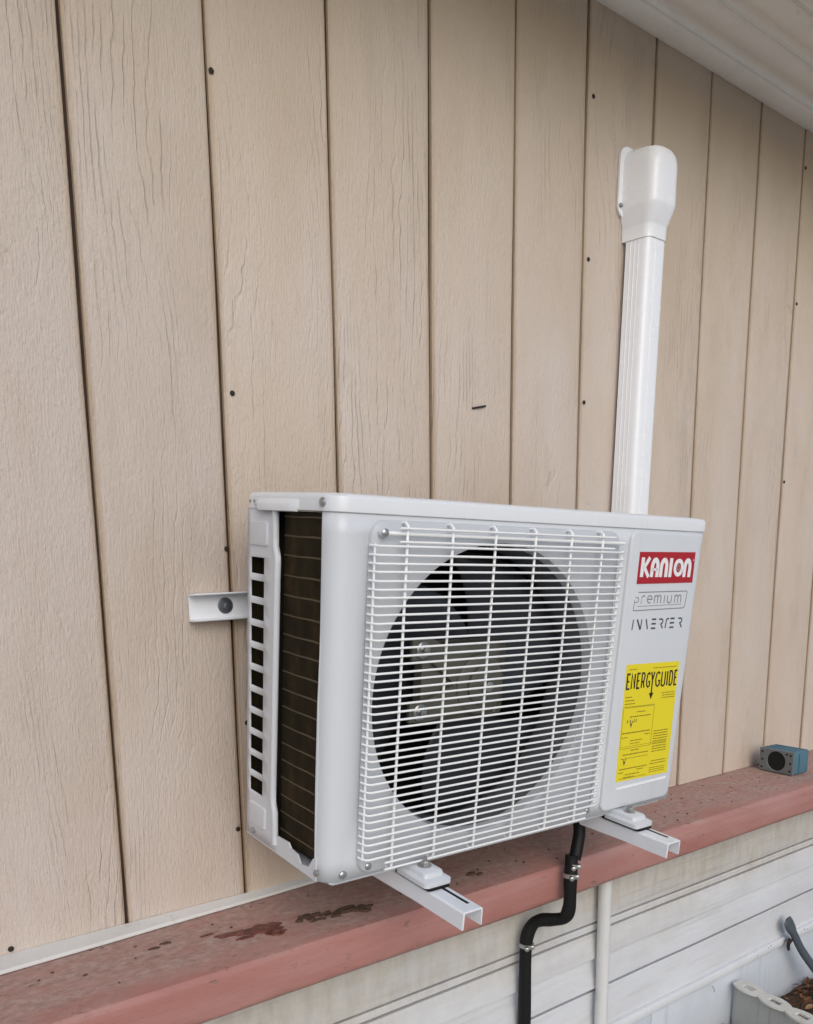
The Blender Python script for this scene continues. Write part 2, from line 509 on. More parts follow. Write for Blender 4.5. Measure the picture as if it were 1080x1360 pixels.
# ------------------------------------------------------------------ siding wall
S = .2032
goff = {1: -.0002, 2: -.0013, 3: .0015, 4: .0025, 5: .002, 6: -.0057, 7: .0016, 8: -.0016, 9: .0003, 10: -.0011, 11: .0021}
gx = lambda i: S * i + goff.get(i, 0) + .003
WALL_TOP = 1.66
wall = thing('siding_wall', 'tan wood-grain siding wall of grooved vertical boards behind the air conditioner', 'wall')
nails = {(.415, 1.254): 2, (.425, .817): 2, (.403, .583): 1, (1.233, 1.467): 6, (1.231, 1.17): 6, (1.229, .893): 6, (2.043, 1.548): 10, (2.044, 1.227): 10,
         (2.043, .779): 10, (.424, .303): 2, (.399, .126): 1, (.039, .018): 0}
planks = {}
for i in range(-2, 15):
    w = gx(i + 1) - gx(i)
    gap = .0023 if i < 4 else .0027
    b = BM()
    t = bmesh.new()
    n = 12
    prof = [(gap, .0065), (gap + .0006, .0016), (gap + .0022, .0004), (gap + .005, 0)]
    prof += [(w - q, y) for q, y in prof[::-1]]
    # slight vertical waviness keeps the board from reading as a perfect strip
    loops = []
    for k in range(25):
        z = .001 + (WALL_TOP - .001) * k / 24
        dx = .0007 * math.sin(z * 5.1 + i * 1.7) + .0004 * math.sin(z * 13 + i)
        dy = .0008 * math.sin(z * 2.3 + i * 2.1)
        loops.append([(x + (dx if 0 < x < w / 2 else dx * .8), y + (dy if y < .006 else 0), z) for x, y in prof])
    loft(b, loops, True, True)
    planks[i] = link('plank', b, M['siding'], wall, 25, (gx(i), 0, 0))
b = BM(); box(b, gx(-2), gx(15), .0068, .03, -.02, WALL_TOP)
link('backing_board', b, M['groove'], wall, 0)
first = None
for (x, z), i in nails.items():
    if first is None:
        bb = BM(); disc(bb, (0, 0, 0), .0042, .0012, (0, -1, 0), 10)
        first = link('nail', bb, M['nail'], planks[i], 40, (x - gx(i), -.0008, z))
        first['label'] = 'dark nail head'
    else:
        again(first, (x - gx(i), -.0008, z), planks[i])
b = BM(); tube(b, [(.916 - gx(4), -.0022, .8475), (.934 - gx(4), -.0030, .8515), (.949 - gx(4), -.0022, .855)], .0019, 6)
link('bent_nail', b, M['nail'], planks[4])
# white strip between siding and ledge, tapering to the right
b = BM()
loops = []
for k in range(13):
    t = k / 12; x = -.45 + t * 1.06
    wd = .045 - .045 * max(0, (x + .05)) * 1.25 + .0006 * math.sin(k * 2.1); wd = min(max(wd, .009), .05)
    hz = .0085
    loops.append([(x, -.0010, .0015), (x, -.0010, hz + .003), (x, -.0010 - wd * .15, hz + .002), (x, -wd * .93, hz * .75), (x, -wd, hz * .4), (x, -wd, .0015)])
loft(b, loops)
trim = link('base_trim_strip', b, M['trim'], wall, 30)
trim['label'] = 'white strip along the foot of the siding'

# ------------------------------------------------------------------ soffit (eave above)
sof = thing('roof_overhang', 'off-white ribbed soffit of the roof overhang above the wall', 'soffit', (0, 0, 1.633))
def soffit_piece(name, y0, y1, prof):
    b = BM()
    lo = [(y0 + (y1 - y0) * t, z) for t, z in prof]
    sec = lo + [(y1, .03), (y0, .03)]
    loft(b, [[(x, y, z) for y, z in sec] for x in (-.5, .8, 2.0, 3.2)])
    return link(name, b, M['soffit'], sof, 40)
soffit_piece('edge_moulding', -.0005, -.052, [(0, 0), (.2, -.0035), (.85, -.0045), (1, -.001)])
y = -.0525
for k in range(3):
    soffit_piece('soffit_rib', y, y - .0835, [(0, .004), (.04, .0095), (.18, .0105), (.34, .0045), (.46, .001), (.62, -.0005), (.80, .0015), (.92, .0055), (1, .004)])
    y -= .084
b = BM(); box(b, -.5, 3.2, y - .022, y - .0006, -.05, .03, .002)
link('fascia_board', b, M['soffit'], sof)

# ------------------------------------------------------------------ red ledge
b = BM()
prof = [(0.025, -.0745), (0.025, -.0005), (-.02, 0.0), (-.200, -.0022), (-.2075, -.0042), (-.2112, -.0085), (-.2125, -.0150), (-.2125, -.060), (-.211, -.069), (-.206, -.0745)]
loops = []
nx = 90
for k in range(nx + 1):
    x = -.8 + 4.4 * k / nx
    d = .0012 * math.sin(x * 3.1) + .0007 * math.sin(x * 9.7)
    loops.append([(x, yy - (d if yy < -.1 else 0), zz + (.0009 * math.sin(x * 4.3 + 1) if yy < -.1 else 0)) for yy, zz in prof])
loft(b, loops)
ledge = link('wooden_ledge', b, M['ledge'], None, 30)
ledge['label'] = 'faded red painted wooden ledge running under the air conditioner'; ledge['category'] = 'ledge'

def blob(bm, cx, cy, rx, ry, seed, h=.0012, z=.0, n=26, rough=.45):
    rnd = random.Random(seed)
    ph = [rnd.uniform(0, 6.28) for _ in range(5)]
    out = []
    for k in range(n):
        a = 2 * pi * k / n
        q = 1 + rough * (.5 * math.sin(2 * a + ph[0]) + .4 * math.sin(3 * a + ph[1]) + .35 * math.sin(5 * a + ph[2]) + .3 * math.sin(8 * a + ph[3])) * .7
        out.append((cx + rx * q * math.cos(a), cy + ry * q * math.sin(a)))
    loft(bm, [[(x, y, z - .0022) for x, y in out], [(x, y, z + h * .6) for x, y in out], [(cx + (x - cx) * .8, cy + (y - cy) * .8, z + h) for x, y in out]], False)
b = BM()
for k, (cx, cy, rx, ry) in enumerate(((.372, -.126, .034, .017), (.322, -.113, .018, .008), (.385, -.152, .016, .007), (.296, -.094, .010, .003), (.338, -.138, .012, .005))):
    blob(b, cx, cy, rx, ry, 40 + k)
st = link('peeled_paint_patch', b, M['stain'], ledge, 40)
st['label'] = 'dark red patch of peeled paint'
b = BM()
rnd = random.Random(3)
for k in range(46):
    t = rnd.random(); cx = .43 + .13 * t + rnd.gauss(0, .008); cy = -.132 - .024 * t + rnd.gauss(0, .006)
    blob(b, cx, cy, rnd.uniform(.003, .010), rnd.uniform(.0015, .004), 100 + k, rnd.uniform(.001, .003), 0, 10, .6)
for k in range(70):
    cx = rnd.uniform(-.05, 2.0); cy = -rnd.uniform(.02, .19)
    blob(b, cx, cy, rnd.uniform(.0008, .0030), rnd.uniform(.0006, .0018), 300 + k, rnd.uniform(.0004, .0014), 0, 8, .6)
for cx, cy in ((.785, -.150), (.80, -.157), (.79, -.145), (.215, -.09), (.235, -.083)):
    blob(b, cx, cy, .0075, .0026, int(cx * 900), .002, 0, 12, .8)
de = link('ledge_debris', b, M['grime'], ledge, 40)
de['kind'] = 'stuff'; de['label'] = 'dark crumbs and grime scattered on the ledge top'

# ------------------------------------------------------------------ skirting under the ledge
sk = thing('metal_skirting', 'weathered white ribbed metal skirting below the red ledge', 'skirting')
SY = -.14
def sheet(name, prof, x0, x1, mat, par, back=SY + .012, n=24, ang=30, wav=.0008):
    b = BM(); loops = []
    sec = prof + [(back, prof[-1][1]), (back, prof[0][1])]
    for k in range(n + 1):
        x = x0 + (x1 - x0) * k / n
        d = wav * math.sin(x * 7) + wav * .6 * math.sin(x * 19 + 1)
        loops.append([(x, y + (d if y < back - .001 else 0), z) for y, z in sec])
    loft(b, loops)
    return link(name, b, mat, par, ang)
sheet('upper_panel', [(SY, -.0765), (SY - .003, -.191), (SY - .002, -.1935)], -.8, 3.6, M['skirting'], sk, n=48)
sheet('cover_strip', [(SY - .001, -.1990), (SY - .002, -.2005), (SY - .002, -.2120), (SY - .001, -.2135)], -.8, 3.6, M['skirting'], sk)
sheet('ribbed_panel', [(SY - .001, -.2190), (SY - .009, -.270), (SY - .0085, -.274), (SY + .001, -.281), (SY + .001, -.288), (SY - .0100, -.3405), (SY - .0095, -.3430)], -.8, 3.6, M['skirting'], sk, n=48)
sheet('lower_ribbed_panel', [(SY - .001, -.3560), (SY - .002, -.3575), (SY - .001, -.40), (SY - .005, -.4475)], -.8, 3.6, M['skirting'], sk, n=48)
sheet('bottom_rail', [(SY - .004, -.448), (SY - .012, -.4495), (SY - .0135, -.453), (SY - .0135, -.469), (SY - .012, -.472), (SY - .004, -.473)], -.8, 3.6, M['rail_white'], sk)
xs = [-.8, .52, 1.362, 2.36, 3.6]
for x0, x1 in zip(xs, xs[1:]):
    b = BM(); box(b, x0 + .0015, x1 - .0015, SY - .001, SY + .011, GZ - .02, -.4735, .0012)
    link('lower_panel', b, M['lower'], sk)
b = BM(); box(b, -.8, 3.6, SY + .0125, SY + .02, GZ - .02, -.076)
link('joint_shade_sheet', b, M['dark'], sk)  # near-black sheet standing in for the shade inside the panel joints

# ------------------------------------------------------------------ air conditioner
RU = Matrix(((0.99995837, 0.00352369, 0.00841731), (-0.00274626, 0.99587909, -0.09064929), (-0.00870204, 0.0906224, 0.9958473)))
U0 = Vector((0.38202629, -0.30097693, 0.12123461))
W, D, H = .7751, .2323, .5184
ac = thing('air_conditioner', 'white split-system outdoor unit with round fan grille hung on the tan wall', 'air conditioner')
ac.matrix_world = Matrix.Translation(U0) @ RU.to_4x4()

# casing: front sheet wrapped round the left corner and the whole right side
RC = .025
prof = [(.0, .0285), (0, .0265)] + [(RC - RC * math.cos(a), RC - RC * math.sin(a)) for a in [pi / 2 * k / 8 for k in range(9)]]
colx = [.062, .17, .28, .39, .505, .60, .70]
prof += [(x, 0) for x in colx]
r2 = .010
prof += [(W - r2 + r2 * math.sin(a), r2 - r2 * math.cos(a)) for a in [pi / 2 * k / 5 for k in range(6)]] + [(W, .08), (W, D)]
zr = [0, .03, .14, .25, .36, .47, .497]
b = BM()
vs = [[b.verts.new((x, y, z)) for x, y in prof] for z in zr]
for a in range(len(zr) - 1):
    for i in range(len(prof) - 1):
        xm = (prof[i][0] + prof[i + 1][0]) / 2
        if .062 < xm < .505 and prof[i][1] == 0 and prof[i + 1][1] == 0 and 1 <= a <= 4: continue
        b.faces.new((vs[a][i], vs[a][i + 1], vs[a + 1][i + 1], vs[a + 1][i]))
# little steps on the corner sheet's rear edge
for a, z in enumerate(zr):
    vs[a][0].co.y = {0: .022, 1: .0215, 2: .0205, 3: .0235, 4: .0245, 5: .0285, 6: .0285}[a]
casing = link('casing', b, M['coat'], ac, 40)
sm = casing.modifiers.new('thickness', 'SOLIDIFY'); sm.thickness = .0014; sm.offset = -1

# fan panel: raised plate with the round opening
CX, CZ, CR = .2800, .2485, .2170
b = BM()
N = 96
x0, x1, z0, z1, rr = .0525, .5385, .0045, .4895, .022
def edge_at(a, ins):
    """point on the rounded rectangle, inset by ins, in direction a from the fan centre"""
    dx, dz = math.cos(a), math.sin(a)
    lo, hi = 0., 1.
    X0, X1, Z0, Z1, q = x0 + ins, x1 - ins, z0 + ins, z1 - ins, max(rr - ins, .001)
    def inside(t):
        x, z = CX + dx * t, CZ + dz * t
        if not (X0 <= x <= X1 and Z0 <= z <= Z1): return False
        cx = min(max(x, X0 + q), X1 - q); cz = min(max(z, Z0 + q), Z1 - q)
        return (x - cx) ** 2 + (z - cz) ** 2 <= q * q + 1e-12
    for _ in range(40):
        m = (lo + hi) / 2
        if inside(m): lo = m
        else: hi = m
    return CX + dx * lo, CZ + dz * lo
angs = sorted(set([2 * pi * k / N for k in range(N)] + [math.atan2(cz - CZ, cx - CX) % (2 * pi) + d for cx in (x0, x1) for cz in (z0, z1) for d in (-.04, -.02, 0, .02, .04)]))
HP = .0065
loops = []
for ins, y in ((0, -.0002), (0.0004, -.003), (.0016, -.0053), (.0035, -HP)):
    loops.append([(edge_at(a, ins)[0], y, edge_at(a, ins)[1]) for a in angs])
# inside: flat to the orifice lip, then the bell mouth
for q, y in ((CR + .010, -HP), (CR + .0045, -HP - .0015), (CR, -HP - .0005), (CR - .002, .001), (CR - .003, .004), (CR - .0035, .009)):
    loops.append([(CX + q * math.cos(a), y, CZ + q * math.sin(a)) for a in angs])
loft(b, loops, False, False)
link('fan_panel', b, M['shaded_coat'], ac, 40)
b = BM()
loft(b, [[(CX + q * math.cos(2 * pi * k / 80), y, CZ + q * math.sin(2 * pi * k / 80)) for k in range(80)] for q, y in ((CR - .0040, .0091), (CR - .0060, .03), (CR - .0060, .075), (CR - .001, .085))], False, False)
link('fan_shroud', b, M['shroud'], ac, 40)
# dark inner cavity
b = BM()
box(b, .035, .56, .088, .178, .012, .485)
for f in [f for f in b.faces if f.calc_center_median().y < .09]: b.faces.remove(f)
link('inner_cavity', b, M['dark'], ac, 0)

# fan
hub = BM(); disc(hub, (CX, .068, CZ), .038, .030, (0, -1, 0), 28, .006)
fan = link('fan', hub, M['fan'], ac)
bl = BM()
rows = []
for i in range(9):
    r = .034 + (CR - .016 - .034) * i / 8
    half = math.radians(52 - 6 * (i / 8)) ; sk_ = math.radians(-16 + 30 * (i / 8) ** 1.3)
    row = []
    for j in range(11):
        t = -1 + 2 * j / 10
        a = sk_ + half * t
        row.append(bl.verts.new((r * math.cos(a), .019 * t * (1 - .25 * i / 8) + .006 * (1 - t * t), r * math.sin(a))))
    rows.append(row)
for i in range(8):
    for j in range(10): bl.faces.new((rows[i][j], rows[i][j + 1], rows[i + 1][j + 1], rows[i + 1][j]))
blade = link('blade', bl, M['fan'], fan, 60, (CX, .058, CZ))
blade.rotation_euler = (0, math.radians(-40), 0)
s_ = blade.modifiers.new('thickness', 'SOLIDIFY'); s_.thickness = .003
for k in (1, 2): again(blade, (CX, .058, CZ), fan, (0, math.radians(-40 + 120 * k), 0))
nut = BM(); disc(nut, (CX + .004, .0125, CZ + .006), .010, .010, (0, -1, 0), 6, .002)
link('hub_nut', nut, M['steel'], fan)
# motor carrier seen between the blades
b = BM()
for sg, z in ((1, .313), (-1, .222)):
    loft(b, [[(x, y, zz) for x, zz in ((.152, z - .015), (.185, z - .016), (.262, CZ + sg * .010 - .022), (.262, CZ + sg * .010 + .030), (.185, z + .017), (.152, z + .014))] for y in (.026, .0315)])
box(b, .172, .335, .0335, .040, .200, .322, .012)
disc(b, (CX + .004, .0325, CZ + .006), .046, .012, (0, -1, 0), 30, .003)
disc(b, (CX + .004, .0195, CZ + .006), .030, .006, (0, -1, 0), 26, .002)
mb = link('motor_bracket', b, M['motor'], ac)
for z in (.313, .222):
    q = BM(); disc(q, (.170, .0262, z), .0125, .005, (0, -1, 0), 16, .0); disc(q, (.170, .0212, z), .0062, .006, (0, -1, 0), 6, .001)
    link('bolt', q, M['steel'], mb)

# wire grille
GY = -.0225
grille = link('grille', (lambda q: (tube(q, [(.0655, -HP, .4735), (.0655, -.013, .4735), (.070, -.0165, .4733), (.30, -.0168, .4722), (.535, -.0168, .4716)], .0025, 8), q)[1])(BM()), M['wire'], ac)
gx0, gx1 = .0545, .5315
def hwire(x0, x1, r=.00165, ends=True):
    q = BM()
    yb = -HP + .0005
    pts = []
    if ends:
        pts += [(x0 - .004, yb, 0), (x0 - .003, GY * .62, 0), (x0 - .0005, GY * .92, 0), (x0 + .004, GY, 0)]
    else: pts += [(x0, GY, 0)]
    pts += [((x0 + x1) / 2, GY, 0)]
    if ends: pts += [(x1 - .004, GY, 0), (x1 + .0005, GY * .92, 0), (x1 + .003, GY * .62, 0), (x1 + .004, yb, 0)]
    else: pts += [(x1, GY, 0)]
    tube(q, pts, r, 7)
    return q
NW = 40
zb, zt = .0335, .4575
w0 = None
for k in range(NW):
    z = zb + (zt - zb) * k / (NW - 1)
    if w0 is None:
        w0 = link('wire', hwire(gx0, gx1), M['wire'], grille, 60, (0, 0, z))
    else: again(w0, (0, 0, z + random.uniform(-.0005, .0005)))
ws = link('wire', hwire(.085, .505, .0017, False), M['wire'], grille, 60, (0, 0, .4798))
again(ws, (0, 0, .4595 + .0035))
again(ws, (0, 0, .0135)); again(ws, (0, 0, .0235))
v0 = None
for k, x in enumerate((.0995, .1755, .2535, .332, .4085, .4795)):
    q = BM()
    yv = GY + .0034
    tube(q, [(0, -HP + .001, .4865), (0, -.014, .4872), (0, yv, .4835), (0, yv, .35), (0, yv, .2), (0, yv, .015), (0, -.014, .0090), (0, -HP + .001, .0096)], .0021, 7)
    if v0 is None: v0 = link('support_wire', q, M['wire'], grille, 60, (x, 0, 0))
    else: q.free(); again(v0, (x, 0, 0))
for x in (gx0 - .0022, gx1 + .0005, gx1 + .0030):
    q = BM(); tube(q, [(x, -.0145, .031), (x, -.0145, .25), (x, -.0145, .460)], .0018, 7)
    link('edge_wire', q, M['wire'], grille, 60)
for x, z in ((.0655, .4735), (.068, .0165), (.5275, .018)):
    screw('screw', (x, -HP - (.010 if z > .4 else 0), z), .0054, ac)
    if z > .4:
        q = BM(); disc(q, (x, -HP + .001, z), .0052, .010, (0, -1, 0), 16); link('standoff', q, M['coat'], ac)

# right-hand service panel, raised, with badge and labels
b = BM(); plate(b, .5665, .7600, .0065, .4925, .014, -.0002, .0060, .0042, 6, 4)
sp = link('service_panel', b, M['coat'], ac, 40)
PYL = -.0060
b = BM()
t = [(-.0014, .0), ]
loft(b, [[(.5905, PYL + .0005, .4065), (.7455, PYL + .0005, .4085), (.7435, PYL + .0005, .4610), (.5900, PYL + .0005, .4590)],
         [(.5905, PYL - .0010, .4065), (.7455, PYL - .0010, .4085), (.7435, PYL - .0010, .4610), (.5900, PYL - .0010, .4590)]])
badge = link('brand_badge', b, M['red'], ac, 0)
badge['label'] = 'red badge reading KANION in white'
# KANION: rounded arch letters
b = BM(); yl = PYL - .0010
zb_, zt_, sw = .4180, .4500, .0080
def S2(pts, w=sw): ribbon(b, pts, w, yl, .0007)
xk = .5995
S2([(xk, zb_), (xk, zt_)]); S2([(xk + .0175, zt_), (xk + .0050, (zb_ + zt_) / 2), (xk + .0185, zb_)], .0066)
def archl(x, w, bar=False, lean=.0):
    q = w / 2
    S2([(x, zb_)] + [(x + q - (q) * math.cos(a), zt_ - .0036 - .012 + .012 * math.sin(a)) for a in [pi * k / 12 for k in range(13)]] + [(x + w, zb_)])
    if bar: S2([(x, .4305), (x + w, .4305)], .0040)
archl(.6260, .0145, True); archl(.6505, .0145)
S2([(.6765, zb_), (.6765, zt_)])
S2(arc(.6990, (zb_ + zt_) / 2, .0104, .0118, 0, 345, 22) + [], .0068)
S2(arc(.6990, (zb_ + zt_) / 2, .0104, .0118, 340, 360, 3), .0068)
archl(.7170, .0145)
S2([(.7385, .4475), (.7412, .4475)], .0016)
letters = link('lettering', b, M['badge_white'], badge, 0)
b = BM(); ribbon(b, arc(.6990, (zb_ + zt_) / 2, .0035, .0042, 0, 350, 14), .0026, yl, .0006)
link('letter_ring', b, M['label_grey'], badge, 0)

# "premium" in its outlined frame
b = BM(); yp = PYL
ribbon(b, [(.5900, .3620), (.5935, .3620), (.7290, .3640), (.7325, .3665), (.7350, .3910), (.7335, .3935), (.5985, .3925)], .0017, yp, .0004)
ribbon(b, [(.5925, .3835)] + arc(.5965, .3800, .0048, .0042, 130, -90, 8) + [(.5930, .3757)], .0016, yp, .0004)
ribbon(b, [(.5900, .3620), (.5912, .3795)], .0016, yp, .0004)
fr = link('premium_frame', b, M['label_grey'], ac, 0)
b = BM()
zx, zl = .3868, .3735
def St(pts, w=.0021): ribbon(b, pts, w, yp, .0004)
x = .6085
St([(x, zl), (x + .001, zx - .003)] + arc(x + .0062, zx - .0045, .0052, .0042, 170, 60, 6))                       # r
x = .6245
St([(x + .001, .3805), (x + .0125, .3805)] + arc(x + .0065, .3805, .0062, .0062, 0, 300, 14))                     # e
def em(x):
    St([(x, zl), (x, zx)]); St([(x, zx - .004)] + arc(x + .0045, zx - .004, .0042, .004, 170, 10, 6) + [(x + .0088, zl)])
    St([(x + .0088, zx - .004)] + arc(x + .0135, zx - .004, .0042, .004, 170, 10, 6) + [(x + .0178, zl)])
em(.6440)
St([(.6715, zl), (.6715, zx)])                                                                                    # i
St([(.6800, zx)] + arc(.6858, zl + .0045, .0056, .0045, 180, 360, 8) + [(.6915, zx)])                             # u
em(.7010)
St([(.5995, .3690), (.7230, .3708)], .0010)
pl = link('premium_lettering', b, M['label_grey'], ac, 0)
# INVERTER in broken strokes
b = BM()
zl, zt2 = .3295, .3470
def Si(pts, w=.0026): ribbon(b, pts, w, yp, .0004)
Si([(.5925, zl), (.5940, zt2)])
Si([(.6040, zt2), (.6145, zl)], .0036); Si([(.6150, zl), (.6165, zt2)])
Si([(.6280, zt2), (.6345, zl)], .0030)
for x in (.6440, .6960):
    for z in (zl + .0010, (zl + zt2) / 2, zt2 - .0010): Si([(x, z), (x + .0120, z)], .0030)
for x in (.6640, .7190):
    Si([(x, zt2 - .0012), (x + .0070, zt2 - .0012)] + arc(x + .0070, zt2 - .0052, .0042, .004, 80, -80, 6) + [(x + .0062, .3372), (x + .0125, zl)], .0028)
Si([(.6840, zl), (.6850, zt2 - .004), (.6870, zt2 - .0012), (.6920, zt2 - .0010)], .0028)
iv = link('inverter_lettering', b, M['ink'], ac, 0)

# energy label: slightly crooked sticker
lab = BM()
rot = math.radians(2.0)
LX, LZ, LW, LH = .668, .1630, .1490, .2120
def lp(u, v): return LX + (u * math.cos(rot) - v * math.sin(rot) * -1), LZ + (v * math.cos(rot) - u * math.sin(rot))
def lq(u, v):
    # u right, v up from the label centre, turned so that the foot swings right
    return LX + u - v * math.tan(rot) * .9, LZ + v - u * .016
loft(lab, [[(*[lq(u, v)[0]], yy, lq(u, v)[1]) for u, v in ((-LW / 2, -LH / 2), (LW / 2, -LH / 2), (LW / 2, LH / 2), (-LW / 2, LH / 2))] for yy in (PYL + .0004, PYL - .0005)])
el = link('energy_label', lab, M['yellow'], ac, 0)
el['label'] = 'yellow energy label with black ENERGYGUIDE heading'
yl2 = PYL - .0005
b = BM()
def hm(q): return ((-.0695 + (q[0] + .0685) * .88) if q[0] < .019 else (.0098 + (q[0] - .0195) * 1.15), q[1])
def E2(pts, w=.0044, close=False): ribbon(b, [lq(*hm(q)) for q in pts], w * .74, yl2, .0004, close)
hz0, hz1 = .0630, .0890
def L_E(x, w): E2([(x + w, hz1), (x, hz1), (x, hz0), (x + w, hz0)]); E2([(x, (hz0 + hz1) / 2), (x + w * .8, (hz0 + hz1) / 2)], .0038)
u = -.0685
L_E(u, .0085)
E2([(-.0545, hz0), (-.0545, hz1), (-.0450, hz0 + .004), (-.0450, hz1)]); E2([(-.0450, hz0), (-.0450, hz1)])
L_E(-.0370, .0080)
E2([(-.0230, hz0), (-.0230, hz1), (-.0165, hz1), (-.0140, hz1 - .005), (-.0165, hz0 + .011), (-.0225, hz0 + .011)], .0040); E2([(-.0185, hz0 + .011), (-.0140, hz0)], .0042)
def L_G(x): E2([(x + .010, hz1 - .0035), (x + .006, hz1), (x + .002, hz1 - .003), (x, (hz0 + hz1) / 2), (x + .002, hz0 + .003), (x + .006, hz0), (x + .010, hz0 + .003), (x + .010, hz0 + .010), (x + .006, hz0 + .010)], .0040)
L_G(-.0075)
E2([(.0065, hz1 + .001), (.0115, hz0 + .012)]); E2([(.0165, hz1 + .001), (.0115, hz0 + .012)]); E2([(.0115, hz0 + .013), (.0115, .0510)], .0042)
b.faces.new([b.verts.new((lq(*hm(q))[0], yl2 - .0004, lq(*hm(q))[1])) for q in ((.0045, .0520), (.0185, .0520), (.0115, .0405))])
L_G(.0195)
E2([(.0345, hz1), (.0345, hz0 + .003), (.0370, hz0), (.0405, hz0), (.0430, hz0 + .003), (.0430, hz1)], .0042)
E2([(.0488, hz0), (.0488, hz1)], .0046)
E2([(.0548, hz0), (.0548, hz1), (.0590, hz1), (.0618, hz1 - .005), (.0618, hz0 + .005), (.0590, hz0), (.0548, hz0)], .0042)
L_E(.0675, .0058)
link('heading', b, M['ink_black'], el, 0)
# small print, too small to read: broken dashes
b = BM(); rp = random.Random(11)
def dash(u0, u1, v, w=.0016):
    x = u0
    while x < u1:
        l = rp.uniform(.003, .011)
        ribbon(b, [lq(x, v), lq(min(x + l, u1), v)], w, yl2, .0003); x += l + rp.uniform(.0008, .002)
for v in (.0970,): dash(-.066, -.045, v, .0014); dash(.00, .067, v, .0014)
for v in (.0480, .0420, .0360): dash(-.070, -.045 + rp.uniform(-.01, .006), v)
for v in (.0500, .0455, .0410): dash(.033, .070, v, .0015)
dash(-.066, .012, .0290, .0008)
dash(-.034, -.010, .0200); dash(-.052, .006, .0120, .0018)
dash(-.070, .010, -.0170, .0020); dash(-.070, -.054, -.0250); dash(-.006, .010, -.0230)
dash(-.045, -.012, -.0320); dash(-.045, -.018, -.0375, .0012)
dash(-.070, .060, -.0420, .0006)
for k in range(9): dash(.020, .062, -.0205 - .0048 * k, .0017)
ribbon(b, [lq(*q) for q in ((-.0715, .0305), (.0145, .0305), (.0145, -.0455), (-.0715, -.0455))], .0007, yl2, .0003, True)
for v in (-.0640, -.1015): dash(-.066, .010, v, .0010)
for v in (-.0905, -.0945, -.0985): dash(.018, .064, v, .0012)
dash(-.040, -.018, -.0500, .0018); dash(-.062, .010, -.0570, .0020)
dash(-.068, .010, -.0855 + .002, .0018); dash(.022, .066, -.0775, .0016); dash(.018, .066, -.0825, .0016)
dash(-.070, -.055, -.0900); dash(-.018, .0, -.0880); dash(-.050, -.010, -.0950); dash(-.055, -.025, -.1000, .0014)
link('small_print', b, M['ink_faint'], el, 0)['kind'] = 'stuff'
b = BM()
for (u, v) in ((-.047, .0), (-.056, -.0690)):
    ribbon(b, [lq(u - .004, v + .0045), lq(u, v - .0035), lq(u + .004, v + .0045)], .0016, yl2, .0003)
    b.faces.new([b.verts.new((lq(*q)[0], yl2 - .0003, lq(*q)[1])) for q in ((u - .0028, v - .001), (u + .0028, v - .001), (u, v - .0085))])
for u in (-.058, -.050, -.040, -.034): ribbon(b, [lq(u, .0010), lq(u + .0008, .0072)], .0015, yl2, .0003)
link('pointer_marks', b, M['ink'], el, 0)['kind'] = 'stuff'
b = BM()
loft(b, [[(.6010, PYL + .0004, .0430), (.7440, PYL + .0004, .0445), (.7440, PYL + .0004, .0490), (.6010, PYL + .0004, .0475)],
         [(.6013, PYL - .0016, .0432), (.7437, PYL - .0016, .0447), (.7437, PYL - .0008, .0488), (.6013, PYL - .0008, .0473)]])
link('white_strip', b, M['badge_white'], ac, 0)  # raised white strip below the energy label

# top cover with its overhanging lip
b = BM()
def lid_loop(o, z, r=.026):
    pts = []
    xa, xb, ya, yb = -.0020 - o, W + .0020 + o, -.0022 - o, D + .002 + o
    for cx, cy, a0, q in ((xb, ya, 270, .012), (xb, yb, 0, .012), (xa, yb, 90, .010), (xa, ya, 180, r)):
        sx = -1 if cx == xb else 1; sy = 1 if cy == ya else -1
        for k in range(7):
            a = math.radians(a0 + 15 * k)
            pts.append((cx + sx * q + q * math.cos(a), cy + sy * q + q * math.sin(a), z))
    return pts
loft(b, [lid_loop(-.004, .4965), lid_loop(-.0006, .4960), lid_loop(0, .4968), lid_loop(0, .5120), lid_loop(-.0012, .5155), lid_loop(-.0042, .5178), lid_loop(-.010, .5186), lid_loop(-.02, .5195)])
lid = link('top_cover', b, M['lid'], ac, 35)
# moulded grip on the left end of the cover
b = BM()
sec = []
for y, h in ((.082, .0), (.088, .004), (.100, .0075), (.150, .0085), (.185, .0085), (.200, .0055), (.206, .0)):
    z0g = .4935 if .084 < y < .2 else .5005
    sec.append([(-.0018, y, .5105), (-.0018 - h * .55, y, .5075), (-.0018 - h, y, .5020), (-.0018 - h * .9, y, z0g + .001), (-.0018, y, z0g)])
loft(b, sec, True, True)
link('grip', b, M['lid'], ac, 50)
screw('screw', (-.0020, .0115 + .012, .5070), .0058, ac, (-1, -.15, 0))
for yy, zz in ((.222, .506), (.209, .506)):
    q = BM(); disc(q, (-.0020, yy, zz), .0022, .0012, (-1, 0, 0), 8); link('rivet', q, M['label_grey'], ac)

